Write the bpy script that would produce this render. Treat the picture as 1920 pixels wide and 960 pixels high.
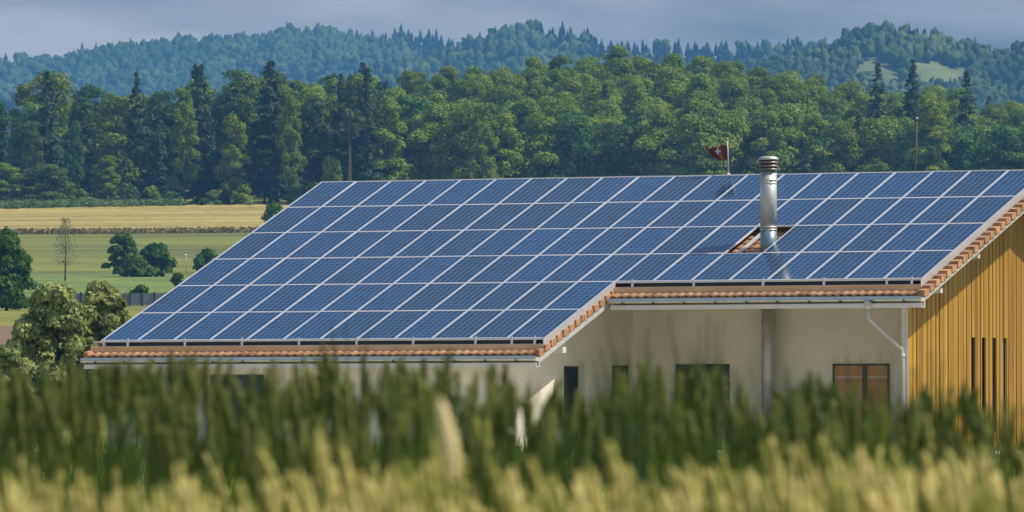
import bpy, bmesh, math, random
import numpy as np
from mathutils import Vector, Matrix
R = math.radians
S = bpy.context.scene
COL = S.collection
for o in list(bpy.data.objects): bpy.data.objects.remove(o)

# ------------------------------------------------------------------ camera
CZ = 0.5; F = 14000.0; PITCH = R(1.338)
cam_d = bpy.data.cameras.new('camera'); cam = bpy.data.objects.new('camera', cam_d); COL.objects.link(cam)
cam.location = (0, 0, CZ); cam.rotation_euler = (R(90) + PITCH, 0, 0)
cam_d.sensor_width = 36; cam_d.lens = F / 1920 * 36
cam_d.clip_start = 0.5; cam_d.clip_end = 30000
cam_d.dof.use_dof = True; cam_d.dof.focus_distance = 192; cam_d.dof.aperture_fstop = 13.5
S.camera = cam
# ------------------------------------------------------------------ light
SUN_EL, SUN_AZ = 54.0, -3.0           # azimuth measured from +X towards +Y
sv = Vector((math.cos(R(SUN_EL)) * math.cos(R(SUN_AZ)), math.cos(R(SUN_EL)) * math.sin(R(SUN_AZ)), math.sin(R(SUN_EL))))
sl = bpy.data.lights.new('sun', 'SUN'); sl.energy = 4.6; sl.angle = R(0.6); sl.color = (1, .93, .80)
so = bpy.data.objects.new('sun', sl); COL.objects.link(so); so.rotation_euler = sv.to_track_quat('Z', 'Y').to_euler(); so.location = (50, 0, 60)
wd = bpy.data.worlds.new('World'); S.world = wd; wd.use_nodes = True
nt = wd.node_tree; N = nt.nodes; Lk = nt.links
bg = N['Background']; bg.inputs[1].default_value = 0.15
sky = N.new('ShaderNodeTexSky'); sky.sky_type = 'NISHITA'; sky.sun_disc = False
sky.sun_elevation = R(SUN_EL); sky.sun_rotation = R(90 - SUN_AZ); sky.air_density = 1.0; sky.dust_density = .6; sky.ozone_density = 2.5
tc = N.new('ShaderNodeTexCoord')
mp = N.new('ShaderNodeMapping'); mp.inputs['Scale'].default_value = (9, 9, 42); mp.inputs['Location'].default_value = (3.1, .4, 1.3)
nz = N.new('ShaderNodeTexNoise'); nz.inputs['Scale'].default_value = 1.6; nz.inputs['Detail'].default_value = 5
cr = N.new('ShaderNodeValToRGB'); e = cr.color_ramp.elements
e[0].position = .33; e[0].color = (1.15, 1.17, 1.22, 1); e[1].position = .66; e[1].color = (4.3, 4.15, 3.95, 1)
sx = N.new('ShaderNodeSeparateXYZ'); mr = N.new('ShaderNodeMapRange')
mr.inputs['From Min'].default_value = .10; mr.inputs['From Max'].default_value = .42; mr.inputs['To Min'].default_value = .97; mr.inputs['To Max'].default_value = .10
mr.interpolation_type = 'SMOOTHSTEP'
mx = N.new('ShaderNodeMix'); mx.data_type = 'RGBA'
Lk.new(tc.outputs['Generated'], mp.inputs[0]); Lk.new(mp.outputs[0], nz.inputs['Vector']); Lk.new(nz.outputs['Fac'], cr.inputs[0])
Lk.new(tc.outputs['Generated'], sx.inputs[0]); Lk.new(sx.outputs['Z'], mr.inputs['Value'])
Lk.new(mr.outputs[0], mx.inputs['Factor']); Lk.new(sky.outputs[0], mx.inputs['A']); Lk.new(cr.outputs[0], mx.inputs['B'])
Lk.new(mx.outputs['Result'], bg.inputs[0])
S.view_settings.view_transform = 'Standard'; S.view_settings.look = 'None'; S.view_settings.exposure = 0.07; S.view_settings.gamma = 1
S.render.resolution_x = 1024; S.render.resolution_y = 512

rng = np.random.default_rng(7); random.seed(7)
# ------------------------------------------------------------------ helpers
def at(px, py, Y):
    yv = (480 - py) / F
    d = Vector(((px - 960) / F, math.cos(PITCH) - yv * math.sin(PITCH), math.sin(PITCH) + yv * math.cos(PITCH)))
    t = Y / d.y
    return Vector((d.x * t, Y, CZ + d.z * t))
def tag(o, label=None, cat=None, group=None, kind=None):
    if label: o['label'] = label
    if cat: o['category'] = cat
    if group: o['group'] = group
    if kind: o['kind'] = kind
    return o
def empty(name, loc=(0, 0, 0), rz=0, parent=None):
    o = bpy.data.objects.new(name, None); COL.objects.link(o); o.location = loc; o.rotation_euler = (0, 0, rz); o.empty_display_size = .3
    if parent: o.parent = parent
    return o
def link(name, me, mat, parent=None):
    if mat and not me.materials: me.materials.append(mat)
    o = bpy.data.objects.new(name, me); COL.objects.link(o)
    if parent: o.parent = parent
    return o
def npmesh(name, V, Q, smooth=False, uv=None):
    V = np.asarray(V, np.float32).reshape(-1, 3); Q = np.asarray(Q, np.int32); k = Q.shape[1]
    me = bpy.data.meshes.new(name); me.vertices.add(len(V)); me.vertices.foreach_set('co', V.ravel())
    me.loops.add(Q.size); me.loops.foreach_set('vertex_index', Q.ravel())
    me.polygons.add(len(Q)); me.polygons.foreach_set('loop_start', np.arange(0, Q.size, k, dtype=np.int32))
    try: me.polygons.foreach_set('loop_total', np.full(len(Q), k, np.int32))
    except Exception: pass
    if smooth: me.polygons.foreach_set('use_smooth', np.ones(len(Q), bool))
    me.update(calc_edges=True); me.validate()
    return me
class MB:
    def __init__(s): s.v = []; s.f = []; s.sm = []
    def add(s, vs, fs, smooth=False):
        n = len(s.v); s.v += [tuple(v) for v in vs]; s.f += [tuple(i + n for i in f) for f in fs]; s.sm += [smooth] * len(fs)
    def box(s, a, b, M=None):
        x0, y0, z0 = a; x1, y1, z1 = b
        vs = [(x0, y0, z0), (x1, y0, z0), (x1, y1, z0), (x0, y1, z0), (x0, y0, z1), (x1, y0, z1), (x1, y1, z1), (x0, y1, z1)]
        if M is not None: vs = [M @ Vector(v) for v in vs]
        s.add(vs, [(0, 3, 2, 1), (4, 5, 6, 7), (0, 1, 5, 4), (1, 2, 6, 5), (2, 3, 7, 6), (3, 0, 4, 7)])
    def prism(s, pts, d):       # polygon (list of 3d) extruded by vector d
        n = len(pts); d = Vector(d); p = [Vector(q) for q in pts]
        s.add(p + [q + d for q in p], [tuple(range(n))[::-1], tuple(range(n, 2 * n))] + [(i, (i + 1) % n, n + (i + 1) % n, n + i) for i in range(n)])
    def tube(s, pts, rad, n=16, cap=True):
        pts = [Vector(p) for p in pts]; rad = rad if isinstance(rad, (list, tuple)) else [rad] * len(pts)
        vs = []; fs = []; up = None
        for i, p in enumerate(pts):
            t = (pts[min(i + 1, len(pts) - 1)] - pts[max(i - 1, 0)])
            if t.length < 1e-6: t = Vector((0, 0, 1))
            t.normalize()
            a = t.orthogonal().normalized() if up is None else (up - t * up.dot(t)).normalized()
            up = a; b = t.cross(a)
            for k in range(n):
                w = 2 * math.pi * k / n; vs.append(p + (a * math.cos(w) + b * math.sin(w)) * rad[i])
        for i in range(len(pts) - 1):
            for k in range(n): fs.append((i * n + k, i * n + (k + 1) % n, (i + 1) * n + (k + 1) % n, (i + 1) * n + k))
        m = len(s.v)
        s.add(vs, fs, True)
        if cap: s.f += [tuple(m + k for k in range(n))[::-1], tuple(m + (len(pts) - 1) * n + k for k in range(n))]; s.sm += [False, False]
    def mesh(s, name):
        me = bpy.data.meshes.new(name); me.from_pydata(s.v, [], s.f); me.polygons.foreach_set('use_smooth', s.sm); me.update()
        bm = bmesh.new(); bm.from_mesh(me); bmesh.ops.recalc_face_normals(bm, faces=bm.faces); bm.to_mesh(me); bm.free()
        return me
    def build(s, name, mat, parent=None): return link(name, s.mesh(name), mat, parent)

# ------------------------------------------------------------------ materials
def mat(name, col, rough=.7, metal=0, var=0, vscale=2, col2=None, bump=0, bscale=20, spec=.5, rnd=0, coords='Object', stretch=None, trans=0, detail=6):
    m = bpy.data.materials.new(name); m.use_nodes = True; n = m.node_tree.nodes; l = m.node_tree.links; p = n['Principled BSDF']
    p.inputs['Roughness'].default_value = rough; p.inputs['Metallic'].default_value = metal; p.inputs['Specular IOR Level'].default_value = spec
    p.inputs['Base Color'].default_value = (*col, 1)
    tc = n.new('ShaderNodeTexCoord'); src = tc.outputs[coords]
    if stretch:
        q = n.new('ShaderNodeMapping'); q.inputs['Scale'].default_value = stretch; l.new(src, q.inputs[0]); src = q.outputs[0]
    out = None
    if var or col2:
        t = n.new('ShaderNodeTexNoise'); t.inputs['Scale'].default_value = vscale; t.inputs['Detail'].default_value = detail; l.new(src, t.inputs['Vector'])
        r = n.new('ShaderNodeValToRGB'); l.new(t.outputs['Fac'], r.inputs[0])
        a = tuple(c * (1 - var) for c in col); b = col2 if col2 else tuple(min(1, c * (1 + var)) for c in col)
        r.color_ramp.elements[0].position = .32; r.color_ramp.elements[0].color = (*a, 1); r.color_ramp.elements[1].position = .68; r.color_ramp.elements[1].color = (*b, 1)
        out = r.outputs[0]
    if rnd:
        oi = n.new('ShaderNodeObjectInfo'); h = n.new('ShaderNodeHueSaturation')
        a = n.new('ShaderNodeMapRange'); a.inputs['To Min'].default_value = 1 - rnd; a.inputs['To Max'].default_value = 1 + rnd; l.new(oi.outputs['Random'], a.inputs['Value']); l.new(a.outputs[0], h.inputs['Value'])
        b = n.new('ShaderNodeMath'); b.operation = 'MULTIPLY'; b.inputs[1].default_value = 7.31; l.new(oi.outputs['Random'], b.inputs[0])
        c = n.new('ShaderNodeMath'); c.operation = 'FRACT'; l.new(b.outputs[0], c.inputs[0])
        d = n.new('ShaderNodeMapRange'); d.inputs['To Min'].default_value = .5 - rnd * .09; d.inputs['To Max'].default_value = .5 + rnd * .09; l.new(c.outputs[0], d.inputs['Value']); l.new(d.outputs[0], h.inputs['Hue'])
        if out: l.new(out, h.inputs['Color'])
        else: h.inputs['Color'].default_value = (*col, 1)
        out = h.outputs[0]
    if out: l.new(out, p.inputs['Base Color'])
    if bump:
        t = n.new('ShaderNodeTexNoise'); t.inputs['Scale'].default_value = bscale; t.inputs['Detail'].default_value = 6; l.new(src, t.inputs['Vector'])
        bp = n.new('ShaderNodeBump'); bp.inputs['Strength'].default_value = bump; bp.inputs['Distance'].default_value = .05; l.new(t.outputs['Fac'], bp.inputs['Height']); l.new(bp.outputs[0], p.inputs['Normal'])
    if trans:
        tr = n.new('ShaderNodeBsdfTranslucent'); tr.inputs[0].default_value = (*col, 1)
        if out: l.new(out, tr.inputs[0])
        ms = n.new('ShaderNodeMixShader'); ms.inputs[0].default_value = trans; o = n['Material Output']
        l.new(p.outputs[0], ms.inputs[1]); l.new(tr.outputs[0], ms.inputs[2]); l.new(ms.outputs[0], o.inputs[0])
    return m
def leafmat(name, col, col2, rnd=.25, vs=.35, trans=.3): return mat(name, col, .65, spec=.25, col2=col2, vscale=vs, rnd=rnd, trans=trans, detail=3)

M = {}
M['plaster'] = mat('plaster', (.87, .82, .65), .9, var=.09, vscale=.7, bump=.15, bscale=60)
M['alu'] = mat('aluminium', (.74, .70, .69), .42, .45, var=.05, vscale=3)
M['flash'] = mat('flashing', (.56, .53, .52), .45, .3, var=.06, vscale=2)
M['reflect_sheet'] = mat('tile_reflection_tan', (.74, .47, .25), .45, .1, var=.12, vscale=1.5)  # bronze sheet; tan of the reflected tiles is painted into its colour
M['zinc'] = mat('zinc', (.50, .53, .54), .42, .3, var=.1, vscale=2)
M['steel'] = mat('stainless', (.56, .56, .51), .50, .55, var=.08, vscale=4)
M['steeld'] = mat('blue_grey_steel', (.22, .32, .36), .38, .5, var=.08, vscale=4)  # darker blue-grey tone for the pipe's lowest length
M['tile'] = mat('clay_tile', (.34, .155, .07), .8, var=.2, vscale=3.5, col2=(.60, .33, .16), bump=.1, bscale=30)
M['gutter'] = mat('gutter_bounce_cream', (.60, .56, .43), .45, .15, var=.1, vscale=2)  # warm bounce from the ground painted in as cream
M['lip'] = mat('gutter_lip_sky_tint', (.38, .48, .60), .35, .35, var=.1, vscale=2)  # blue of the reflected sky painted into the lip's colour
M['barge'] = mat('grey_board', (.46, .45, .42), .6, var=.08, vscale=2)
M['louvre'] = mat('louvre_steel', (.24, .19, .175), .45, .5, var=.1, vscale=4)
M['white'] = mat('white_board', (.62, .61, .59), .6, var=.05, vscale=2)
M['wood'] = mat('larch_boards', (.27, .125, .010), .62, col2=(.52, .30, .035), vscale=1.0, stretch=(3, 5.5, .16))
M['woodd'] = mat('larch_recess', (.12, .055, .015), .8, var=.25, vscale=1.0, col2=(.18, .08, .02), stretch=(3, 3.4, .35))
M['dark'] = mat('dark_frame', (.03, .035, .04), .4)
M['room'] = mat('brown_curtain', (.55, .29, .12), .8, var=.1)
M['cream'] = mat('cream_rail', (.6, .5, .35), .6)
M['glassy'] = mat('window_glass', (.035, .045, .045), .06, spec=.6)
M['flag'] = mat('flag_red', (.15, .032, .026), .8)
M['pole'] = mat('pole_grey', (.45, .42, .40), .5, .3)
M['redpole'] = mat('pole_red', (.11, .055, .045), .6)
M['bark'] = mat('bark', (.12, .09, .065), .9, var=.3, vscale=3)
M['barkp'] = mat('pine_bark', (.085, .062, .032), .9, var=.3, vscale=3)
M['leafA'] = leafmat('broad_leaves', (.11, .20, .010), (.31, .39, .03), .22)
M['leafB'] = leafmat('deep_leaves', (.045, .13, .022), (.15, .25, .04), .25)
M['needle'] = leafmat('needles', (.016, .055, .024), (.065, .125, .04), .25, trans=.1)
M['bush'] = leafmat('bush_leaves', (.04, .12, .015), (.13, .23, .03), .15)
M['apple'] = leafmat('pale_leaves', (.15, .20, .04), (.50, .53, .20), .05, vs=1.2)
M['spring'] = leafmat('feathery', (.17, .20, .08), (.25, .27, .12), .05)
M['far'] = mat('far_leaves', (.018, .048, .014), .8, col2=(.10, .145, .03), vscale=.03, spec=.1, detail=10)
M['farc'] = mat('far_needles', (.018, .045, .022), .8, col2=(.045, .085, .035), vscale=.03, spec=.1)

# panel glass: cells, gaps and busbars from the panel's own UVs
def panel_mat():
    m = bpy.data.materials.new('solar_cells'); m.use_nodes = True; n = m.node_tree.nodes; l = m.node_tree.links; p = n['Principled BSDF']
    uv = n.new('ShaderNodeUVMap'); uv.uv_map = 'UVMap'; s = n.new('ShaderNodeSeparateXYZ'); l.new(uv.outputs[0], s.inputs[0])
    def ma(op, a, b=None):
        x = n.new('ShaderNodeMath'); x.operation = op
        for i, q in enumerate((a, b)):
            if q is None: continue
            if isinstance(q, (int, float)): x.inputs[i].default_value = q
            else: l.new(q, x.inputs[i])
        return x.outputs[0]
    def edge(c, w):     # 1 near integer
        f = ma('FRACT', c); a = ma('ABSOLUTE', ma('SUBTRACT', f, .5)); return ma('GREATER_THAN', a, .5 - w)
    gx = edge(s.outputs['X'], .045); gy = edge(s.outputs['Y'], .03)
    gap = ma('MAXIMUM', gx, ma('MULTIPLY', gy, .75))
    b1 = edge(ma('ADD', ma('MULTIPLY', s.outputs['X'], 3), .5), .05)
    bus = ma('MULTIPLY', b1, .45)
    # one tone per cell: grain of the polycrystalline wafers
    fl = n.new('ShaderNodeVectorMath'); fl.operation = 'FLOOR'; l.new(uv.outputs[0], fl.inputs[0])
    oi = n.new('ShaderNodeObjectInfo'); ad = n.new('ShaderNodeVectorMath'); ad.operation = 'ADD'; l.new(fl.outputs[0], ad.inputs[0]); l.new(oi.outputs['Random'], ad.inputs[1])
    wn = n.new('ShaderNodeTexWhiteNoise'); l.new(ad.outputs[0], wn.inputs['Vector'])
    cr = n.new('ShaderNodeValToRGB'); l.new(wn.outputs['Value'], cr.inputs[0])
    cr.color_ramp.elements[0].color = (.002, .017, .056, 1); cr.color_ramp.elements[1].color = (.005, .034, .105, 1)
    hv = n.new('ShaderNodeHueSaturation'); mr = n.new('ShaderNodeMapRange'); mr.inputs['To Min'].default_value = .7; mr.inputs['To Max'].default_value = 1.35
    l.new(oi.outputs['Random'], mr.inputs['Value']); l.new(mr.outputs[0], hv.inputs['Value']); l.new(cr.outputs[0], hv.inputs['Color'])
    mxa = n.new('ShaderNodeMix'); mxa.data_type = 'RGBA'; l.new(ma('MAXIMUM', gap, bus), mxa.inputs['Factor']); l.new(hv.outputs[0], mxa.inputs['A']); mxa.inputs['B'].default_value = (.13, .24, .34, 1)
    l.new(mxa.outputs['Result'], p.inputs['Base Color']); 
    tc = n.new('ShaderNodeTexCoord'); nz = n.new('ShaderNodeTexNoise'); nz.inputs['Scale'].default_value = 2.2; l.new(tc.outputs['Object'], nz.inputs['Vector'])
    m2 = n.new('ShaderNodeMapRange'); m2.inputs['To Min'].default_value = .07; m2.inputs['To Max'].default_value = .17; l.new(nz.outputs['Fac'], m2.inputs['Value']); l.new(m2.outputs[0], p.inputs['Roughness'])
    p.inputs['IOR'].default_value = 1.48
    return m
M['cells'] = panel_mat()

# ------------------------------------------------------------------ terrain
TY = [-60, 0, 20, 60, 150, 180, 222, 300, 450, 600, 700, 800, 1000, 1200, 1400]
TPY = {300: 722, 450: 645, 600: 592, 700: 573, 800: 545, 1000: 506, 1200: 440, 1400: 389}
TZ = [-.6, -.6, -.5, -.3, -.05, 0, 0] + [CZ + (807 - TPY[y]) / F * y for y in TY[7:]]
SX = [-600, 0, 200, 380, 520, 640, 760, 900, 1100, 1350, 1500, 1650, 1800, 1920, 2600]
SYv = [165, 152, 150, 132, 150, 135, 127, 118, 92, 98, 126, 152, 168, 184, 215]       # forest skyline (mean crown tops)
FX = [-600, 0, 520, 800, 1100, 1400, 1700, 1920, 2600]
FYv = [175, 172, 168, 190, 210, 215, 225, 240, 260]                                   # tops of the first row
TH = 22.0
def ground(X, Y):
    X = np.asarray(X, float); Y = np.asarray(Y, float)
    z = np.interp(Y, TY, TZ)
    px = 960 + F * X / np.maximum(Y, 1)
    t = np.clip((Y - 1400) / 250, 0, 1)
    top = np.interp(px, FX, FYv) * (1 - t) + np.interp(px, SX, SYv) * t
    zf = CZ + (807 - top) / F * np.minimum(Y, 1650) - TH
    k = np.clip((Y - 1330) / 70, 0, 1); k = k * k * (3 - 2 * k)
    # left of the roof the field meets the wood at its drawn height; right of it the ground is hidden and follows the wood
    z = z * (1 - k) + zf * k
    back = np.clip((Y - 1650), 0, None)
    z = z - np.clip(back * .12, 0, 70)
    z = z + .25 * np.sin(X * .021 + Y * .006) * np.clip((Y - 260) / 300, 0, 1)
    return z
def sheet(xs, ys, lift=0, fn=ground):
    Xg, Yg = np.meshgrid(xs, ys); Z = fn(Xg, Yg) + lift
    V = np.stack([Xg, Yg, Z], -1).reshape(-1, 3); nx = len(xs); ny = len(ys)
    i = (np.arange(ny - 1)[:, None] * nx + np.arange(nx - 1)[None]).ravel()
    return V, np.stack([i, i + 1, i + nx + 1, i + nx], 1)
M['meadow'] = mat('meadow', (.12, .14, .008), .95, var=.22, vscale=.02, col2=(.24, .235, .022), bump=.3, bscale=.6, stretch=(.35, 1, 1))
ys = np.concatenate([np.arange(-60, 0, 15), np.arange(0, 240, 6), np.arange(240, 1300, 20), np.arange(1300, 1700, 10), np.arange(1700, 2400, 50), np.arange(2400, 9501, 300)])
xs = np.concatenate([np.linspace(-3200, -420, 12), np.arange(-400, 401, 8), np.linspace(420, 3200, 12)])
def streak(m, sx_, sy_, amt):
    n = m.node_tree.nodes; l = m.node_tree.links; p = n['Principled BSDF']; src = p.inputs['Base Color'].links[0].from_socket
    tc = n.new('ShaderNodeTexCoord'); q = n.new('ShaderNodeMapping'); q.inputs['Scale'].default_value = (sx_, sy_, 0); q.inputs['Rotation'].default_value = (0, 0, .06); l.new(tc.outputs['Object'], q.inputs[0])
    t = n.new('ShaderNodeTexNoise'); t.inputs['Scale'].default_value = 1; t.inputs['Detail'].default_value = 4; l.new(q.outputs[0], t.inputs['Vector'])
    r = n.new('ShaderNodeMapRange'); r.inputs['From Min'].default_value = .35; r.inputs['From Max'].default_value = .65; r.inputs['To Min'].default_value = 1 - amt; r.inputs['To Max'].default_value = 1 + amt; l.new(t.outputs['Fac'], r.inputs['Value'])
    h = n.new('ShaderNodeHueSaturation'); l.new(src, h.inputs['Color']); l.new(r.outputs[0], h.inputs['Value']); l.new(h.outputs[0], p.inputs['Base Color'])
streak(M['meadow'], .012, .16, .28)
V, Q = sheet(xs, ys); tag(link('ground', npmesh('ground', V, Q, True), M['meadow']), kind='structure')

def drape(name, px0, px1, Y0, Y1, lift, m, kind='structure', nx=60, ny=20, edge=None, fill=False):
    """a field whose sides follow world lines; px bounds are taken at its own depth"""
    t = np.linspace(0, 1, ny)[:, None]; s = np.linspace(0, 1, nx)[None]
    X0 = (px0 - 960) / F * (Y0 + Y1) / 2; X1 = (px1 - 960) / F * (Y0 + Y1) / 2
    Xg = X0 + (X1 - X0) * s + 0 * t
    Y0g = Y0 + 0 * Xg if edge is None else edge[0](Xg); Y1g = Y1 + 0 * Xg if edge is None else edge[1](Xg)
    Yg = Y0g + (Y1g - Y0g) * t
    Z = ground(Xg, Yg) + lift + (rng.normal(0, .06, Xg.shape) if fill else 0)
    V = np.stack([Xg, Yg, Z], -1).reshape(-1, 3)
    i = (np.arange(ny - 1)[:, None] * nx + np.arange(nx - 1)[None]).ravel(); Q = np.stack([i, i + 1, i + nx + 1, i + nx], 1)
    if fill:      # crop stands as a block: side walls down to the ground
        V2 = V.copy(); V2[:, 2] -= lift + .1; n = len(V); V = np.concatenate([V, V2]); w = []
        for a in range(nx - 1): w += [(a, a + n, a + 1 + n, a + 1)]; b = (ny - 1) * nx + a; w += [(b + 1, b + 1 + n, b + n, b)]
        for a in range(ny - 1): p = a * nx; w += [(p + nx, p + nx + n, p + n, p)]; p += nx - 1; w += [(p, p + n, p + nx + n, p + nx)]
        Q = np.concatenate([Q, np.array(w)])
    return tag(link(name, npmesh(name, V, Q, True), m), kind=kind)
M['gold'] = mat('ripe_crop', (.30, .235, .045), .95, var=.12, vscale=.05, col2=(.44, .335, .08), bump=.5, bscale=1.5, stretch=(.2, 1.6, 1))
M['maize'] = mat('maize_ground', (.10, .14, .04), .95, var=.2, vscale=.1)
M['soil'] = mat('soil', (.19, .11, .06), .95, var=.2, vscale=.3)
M['grassy'] = mat('bright_grass', (.11, .17, .02), .95, var=.25, vscale=.15, col2=(.21, .26, .035), bump=.3, bscale=1)
streak(M['gold'], .02, .22, .2)
edg = (lambda X: 1208 + (X + 80) * .10 + 1.2 * np.sin(X * .13), lambda X: 1372 + 0 * X)
g_ = drape('ripe_grain_field', -700, 2400, 1205, 1372, .8, M['gold'], 'stuff', 260, 30, edg, True)
tag(g_, 'golden ripe grain field below the forest edge', 'grain field')
drape('ploughed_field', -900, 68, 400, 520, .05, M['soil'], nx=30, ny=12)
drape('meadow', -500, 900, 760, 965, .05, M['grassy'], nx=60, ny=20)

# ------------------------------------------------------------------ foliage
def cards(P, Nn, size, aspect=1.0, jit=.45):
    P = np.asarray(P); n = len(P); Nn = Nn + rng.normal(0, jit, (n, 3)); Nn /= np.linalg.norm(Nn, axis=1)[:, None] + 1e-9
    a = np.cross(Nn, rng.normal(0, 1, (n, 3))); a /= np.linalg.norm(a, axis=1)[:, None] + 1e-9; b = np.cross(Nn, a)
    s = (np.asarray(size) * rng.uniform(.6, 1.4, n))[:, None] * .5
    V = np.stack([P - a * s * 1.25, P - b * s * aspect, P + a * s * 1.25, P + b * s * aspect], 1).reshape(-1, 3)
    return V, np.arange(4 * n).reshape(n, 4)
def join(parts):
    Vs = []; Qs = []; n = 0
    for V, Q in parts: Vs.append(V); Qs.append(Q + n); n += len(V)
    return np.concatenate(Vs), np.concatenate(Qs)
def crown_pts(h0, h1, r, nl, n, top=.55, lobe=.42, squash=.8):
    """points and outward normals on clustered lobes filling an uneven crown"""
    C = []; Rr = []
    for i in range(nl):
        t = (i + rng.uniform(0, 1)) / nl
        prof = math.sin(math.pi * min(.97, .14 + .82 * t ** top)) ** .55
        a = rng.uniform(0, 6.283); rr = r * prof * rng.uniform(.25, .85)
        C.append((rr * math.cos(a), rr * math.sin(a), h0 + (h1 - h0) * (.07 + .83 * t))); Rr.append(r * lobe * rng.uniform(.6, 1.15))
    C = np.array(C); Rr = np.array(Rr); w = Rr ** 2 / (Rr ** 2).sum(); k = rng.choice(nl, n, p=w)
    d = rng.normal(0, 1, (n, 3)); d /= np.linalg.norm(d, axis=1)[:, None]; d[:, 2] = np.where(d[:, 2] < -.3, -d[:, 2], d[:, 2])
    # second-level tufts break each lobe's outline
    tn = np.sin(d[:, 0] * 5.1 + k) * np.sin(d[:, 1] * 4.7 + 2 * k) * np.sin(d[:, 2] * 4.9 + 3 * k)
    rad = Rr[k] * (1 + .28 * tn + rng.normal(0, .07, n)) * rng.uniform(.82, 1.04, n)
    P = C[k] + d * rad[:, None] * np.array([1, 1, squash])
    return P, d
def mk_broad(name, h, r, nl=18, n=3600, size=.62, h0=.12, m='leafA', top=.55, lobe=.33, squash=.85):
    P, d = crown_pts(h * h0, h, r, nl, n, top, lobe, squash); V, Q = cards(P, d * 1.0, size)
    me = npmesh(name, V, Q); me.materials.append(M[m]); return me
def mk_spruce(name, h, r, n=3400, size=.6, h0=.1, m='needle', ragged=.25):
    nbr = 210; bz = np.sort(rng.uniform(0, 1, nbr)) ; ba = rng.uniform(0, 6.283, nbr); bl = rng.uniform(.62, 1.12, nbr) * (1 + ragged * np.sin(bz * 40 + ba))
    k = rng.choice(nbr, n, p=(1.15 - bz) / (1.15 - bz).sum()); t = bz[k]
    z = h * h0 + (h - h * h0) * t; rm = (r * (1 - t) ** .72) * bl[k] + .22
    f = rng.uniform(.05, 1, n) ** .6; rr = rm * f; a = ba[k] + rng.normal(0, .13, n) / (f + .3)
    P = np.stack([np.cos(a) * rr, np.sin(a) * rr, z + .5 - rr * .55 + .28 * rr * f + rng.normal(0, .16, n)], 1)
    P[:, 2] = np.clip(P[:, 2], .5, h)
    d = np.stack([np.cos(a) * .7, np.sin(a) * .7, np.full(n, .7)], 1)
    V, Q = cards(P, d, size, .5, .45); me = npmesh(name, V, Q); me.materials.append(M[m]); return me
def mk_trunk(name, h, r, m='bark', limbs=5, spread=.5, lean=0):
    b = MB(); pts = [(lean * k / 6 * h * .1 + random.uniform(-.05, .05) * h * .1, random.uniform(-.04, .04) * h * .1, h * k / 6) for k in range(7)]
    b.tube(pts, [r * (1 - .8 * k / 6) for k in range(7)], 7)
    for i in range(limbs):
        k = 2 + i * 4 // max(limbs, 1); k = min(k, 5); p = Vector(pts[k]); a = random.uniform(0, 6.28); L = h * spread * random.uniform(.3, .5)
        b.tube([p, p + Vector((math.cos(a) * L * .5, math.sin(a) * L * .5, L * .4)), p + Vector((math.cos(a) * L, math.sin(a) * L, L * .9))], [r * .4, r * .28, r * .08], 5)
    me = b.mesh(name); me.materials.append(M[m]); return me

# ------------------------------------------------------------------ the forest edge and its hill
BRO = [mk_broad('crown', 22, r, nl + 26, 12000, .34, h0, m, tp) for r, nl, h0, m, tp in ((5.6, 24, .06, 'leafA', .6), (6.2, 30, .06, 'leafA', .5), (4.9, 22, .03, 'leafB', .8), (6.0, 26, .05, 'leafB', .6), (4.6, 22, .08, 'leafA', .9), (6.6, 32, .05, 'leafA', .5))]
SPR = [mk_spruce('crown', 24, r, 6500, .50, .08, 'needle', rg) for r, rg in ((4.2, .15), (4.8, .2), (3.8, .2))]
TRK = [mk_trunk('trunk', 17, .38), mk_trunk('trunk', 15, .32)]
TRS = mk_trunk('trunk', 22, .3, limbs=0)
def place_tree(kind, me, tr, X, Y, z, s, sz, rz, label, cat, group, parts=True, hv=1.0):
    if parts:
        e = empty(kind, (X, Y, z), rz); e.scale = (s, s, s * sz); c = link('crown', me, None, e); t = link('trunk', tr, None, e)
        t.location.z = -.5
    else:
        e = link(kind, me, None); e.location = (X, Y, z); e.rotation_euler = (0, 0, rz); e.scale = (s, s, s * sz)
    tag(e, label, cat, group); return e
anchors = [(-400, 'beyond the left picture edge'), (60, 'at the far left'), (200, 'above the paired field trees'), (330, 'above the round field bush'), (450, 'above the field corner'), (600, 'behind the left ridge end'),
           (740, 'right of the bare trunk'), (880, 'above the left roof half'), (1010, 'below the highest summit'), (1150, 'well left of the flag'), (1290, 'just left of the flag'), (1400, 'between flag and chimney'), (1500, 'just right of the chimney'), (1610, 'below the hill meadow'), (1720, 'behind the red pole'), (1850, 'right of the red pole'), (2600, 'beyond the right picture edge')]
def anchor(px): return min(anchors, key=lambda a: abs(a[0] - px))[1]
tones = ['yellow-green', 'mid green', 'deep green', 'grey-green']
nt_ = 0
rows = [(1400, 7.0), (1408, 7.3), (1419, 7.8), (1433, 8.2), (1450, 8.6), (1470, 8.8), (1493, 9.0), (1518, 9.2), (1546, 9.4), (1577, 9.4), (1612, 9.2), (1650, 8.6)]
rowname = ['in the front row', 'in the second row', 'in the third row', 'low on the slope', 'lower on the slope', 'below mid-slope', 'at mid-slope', 'above mid-slope', 'high on the slope', 'higher on the slope', 'just under the skyline', 'on the skyline']
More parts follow.
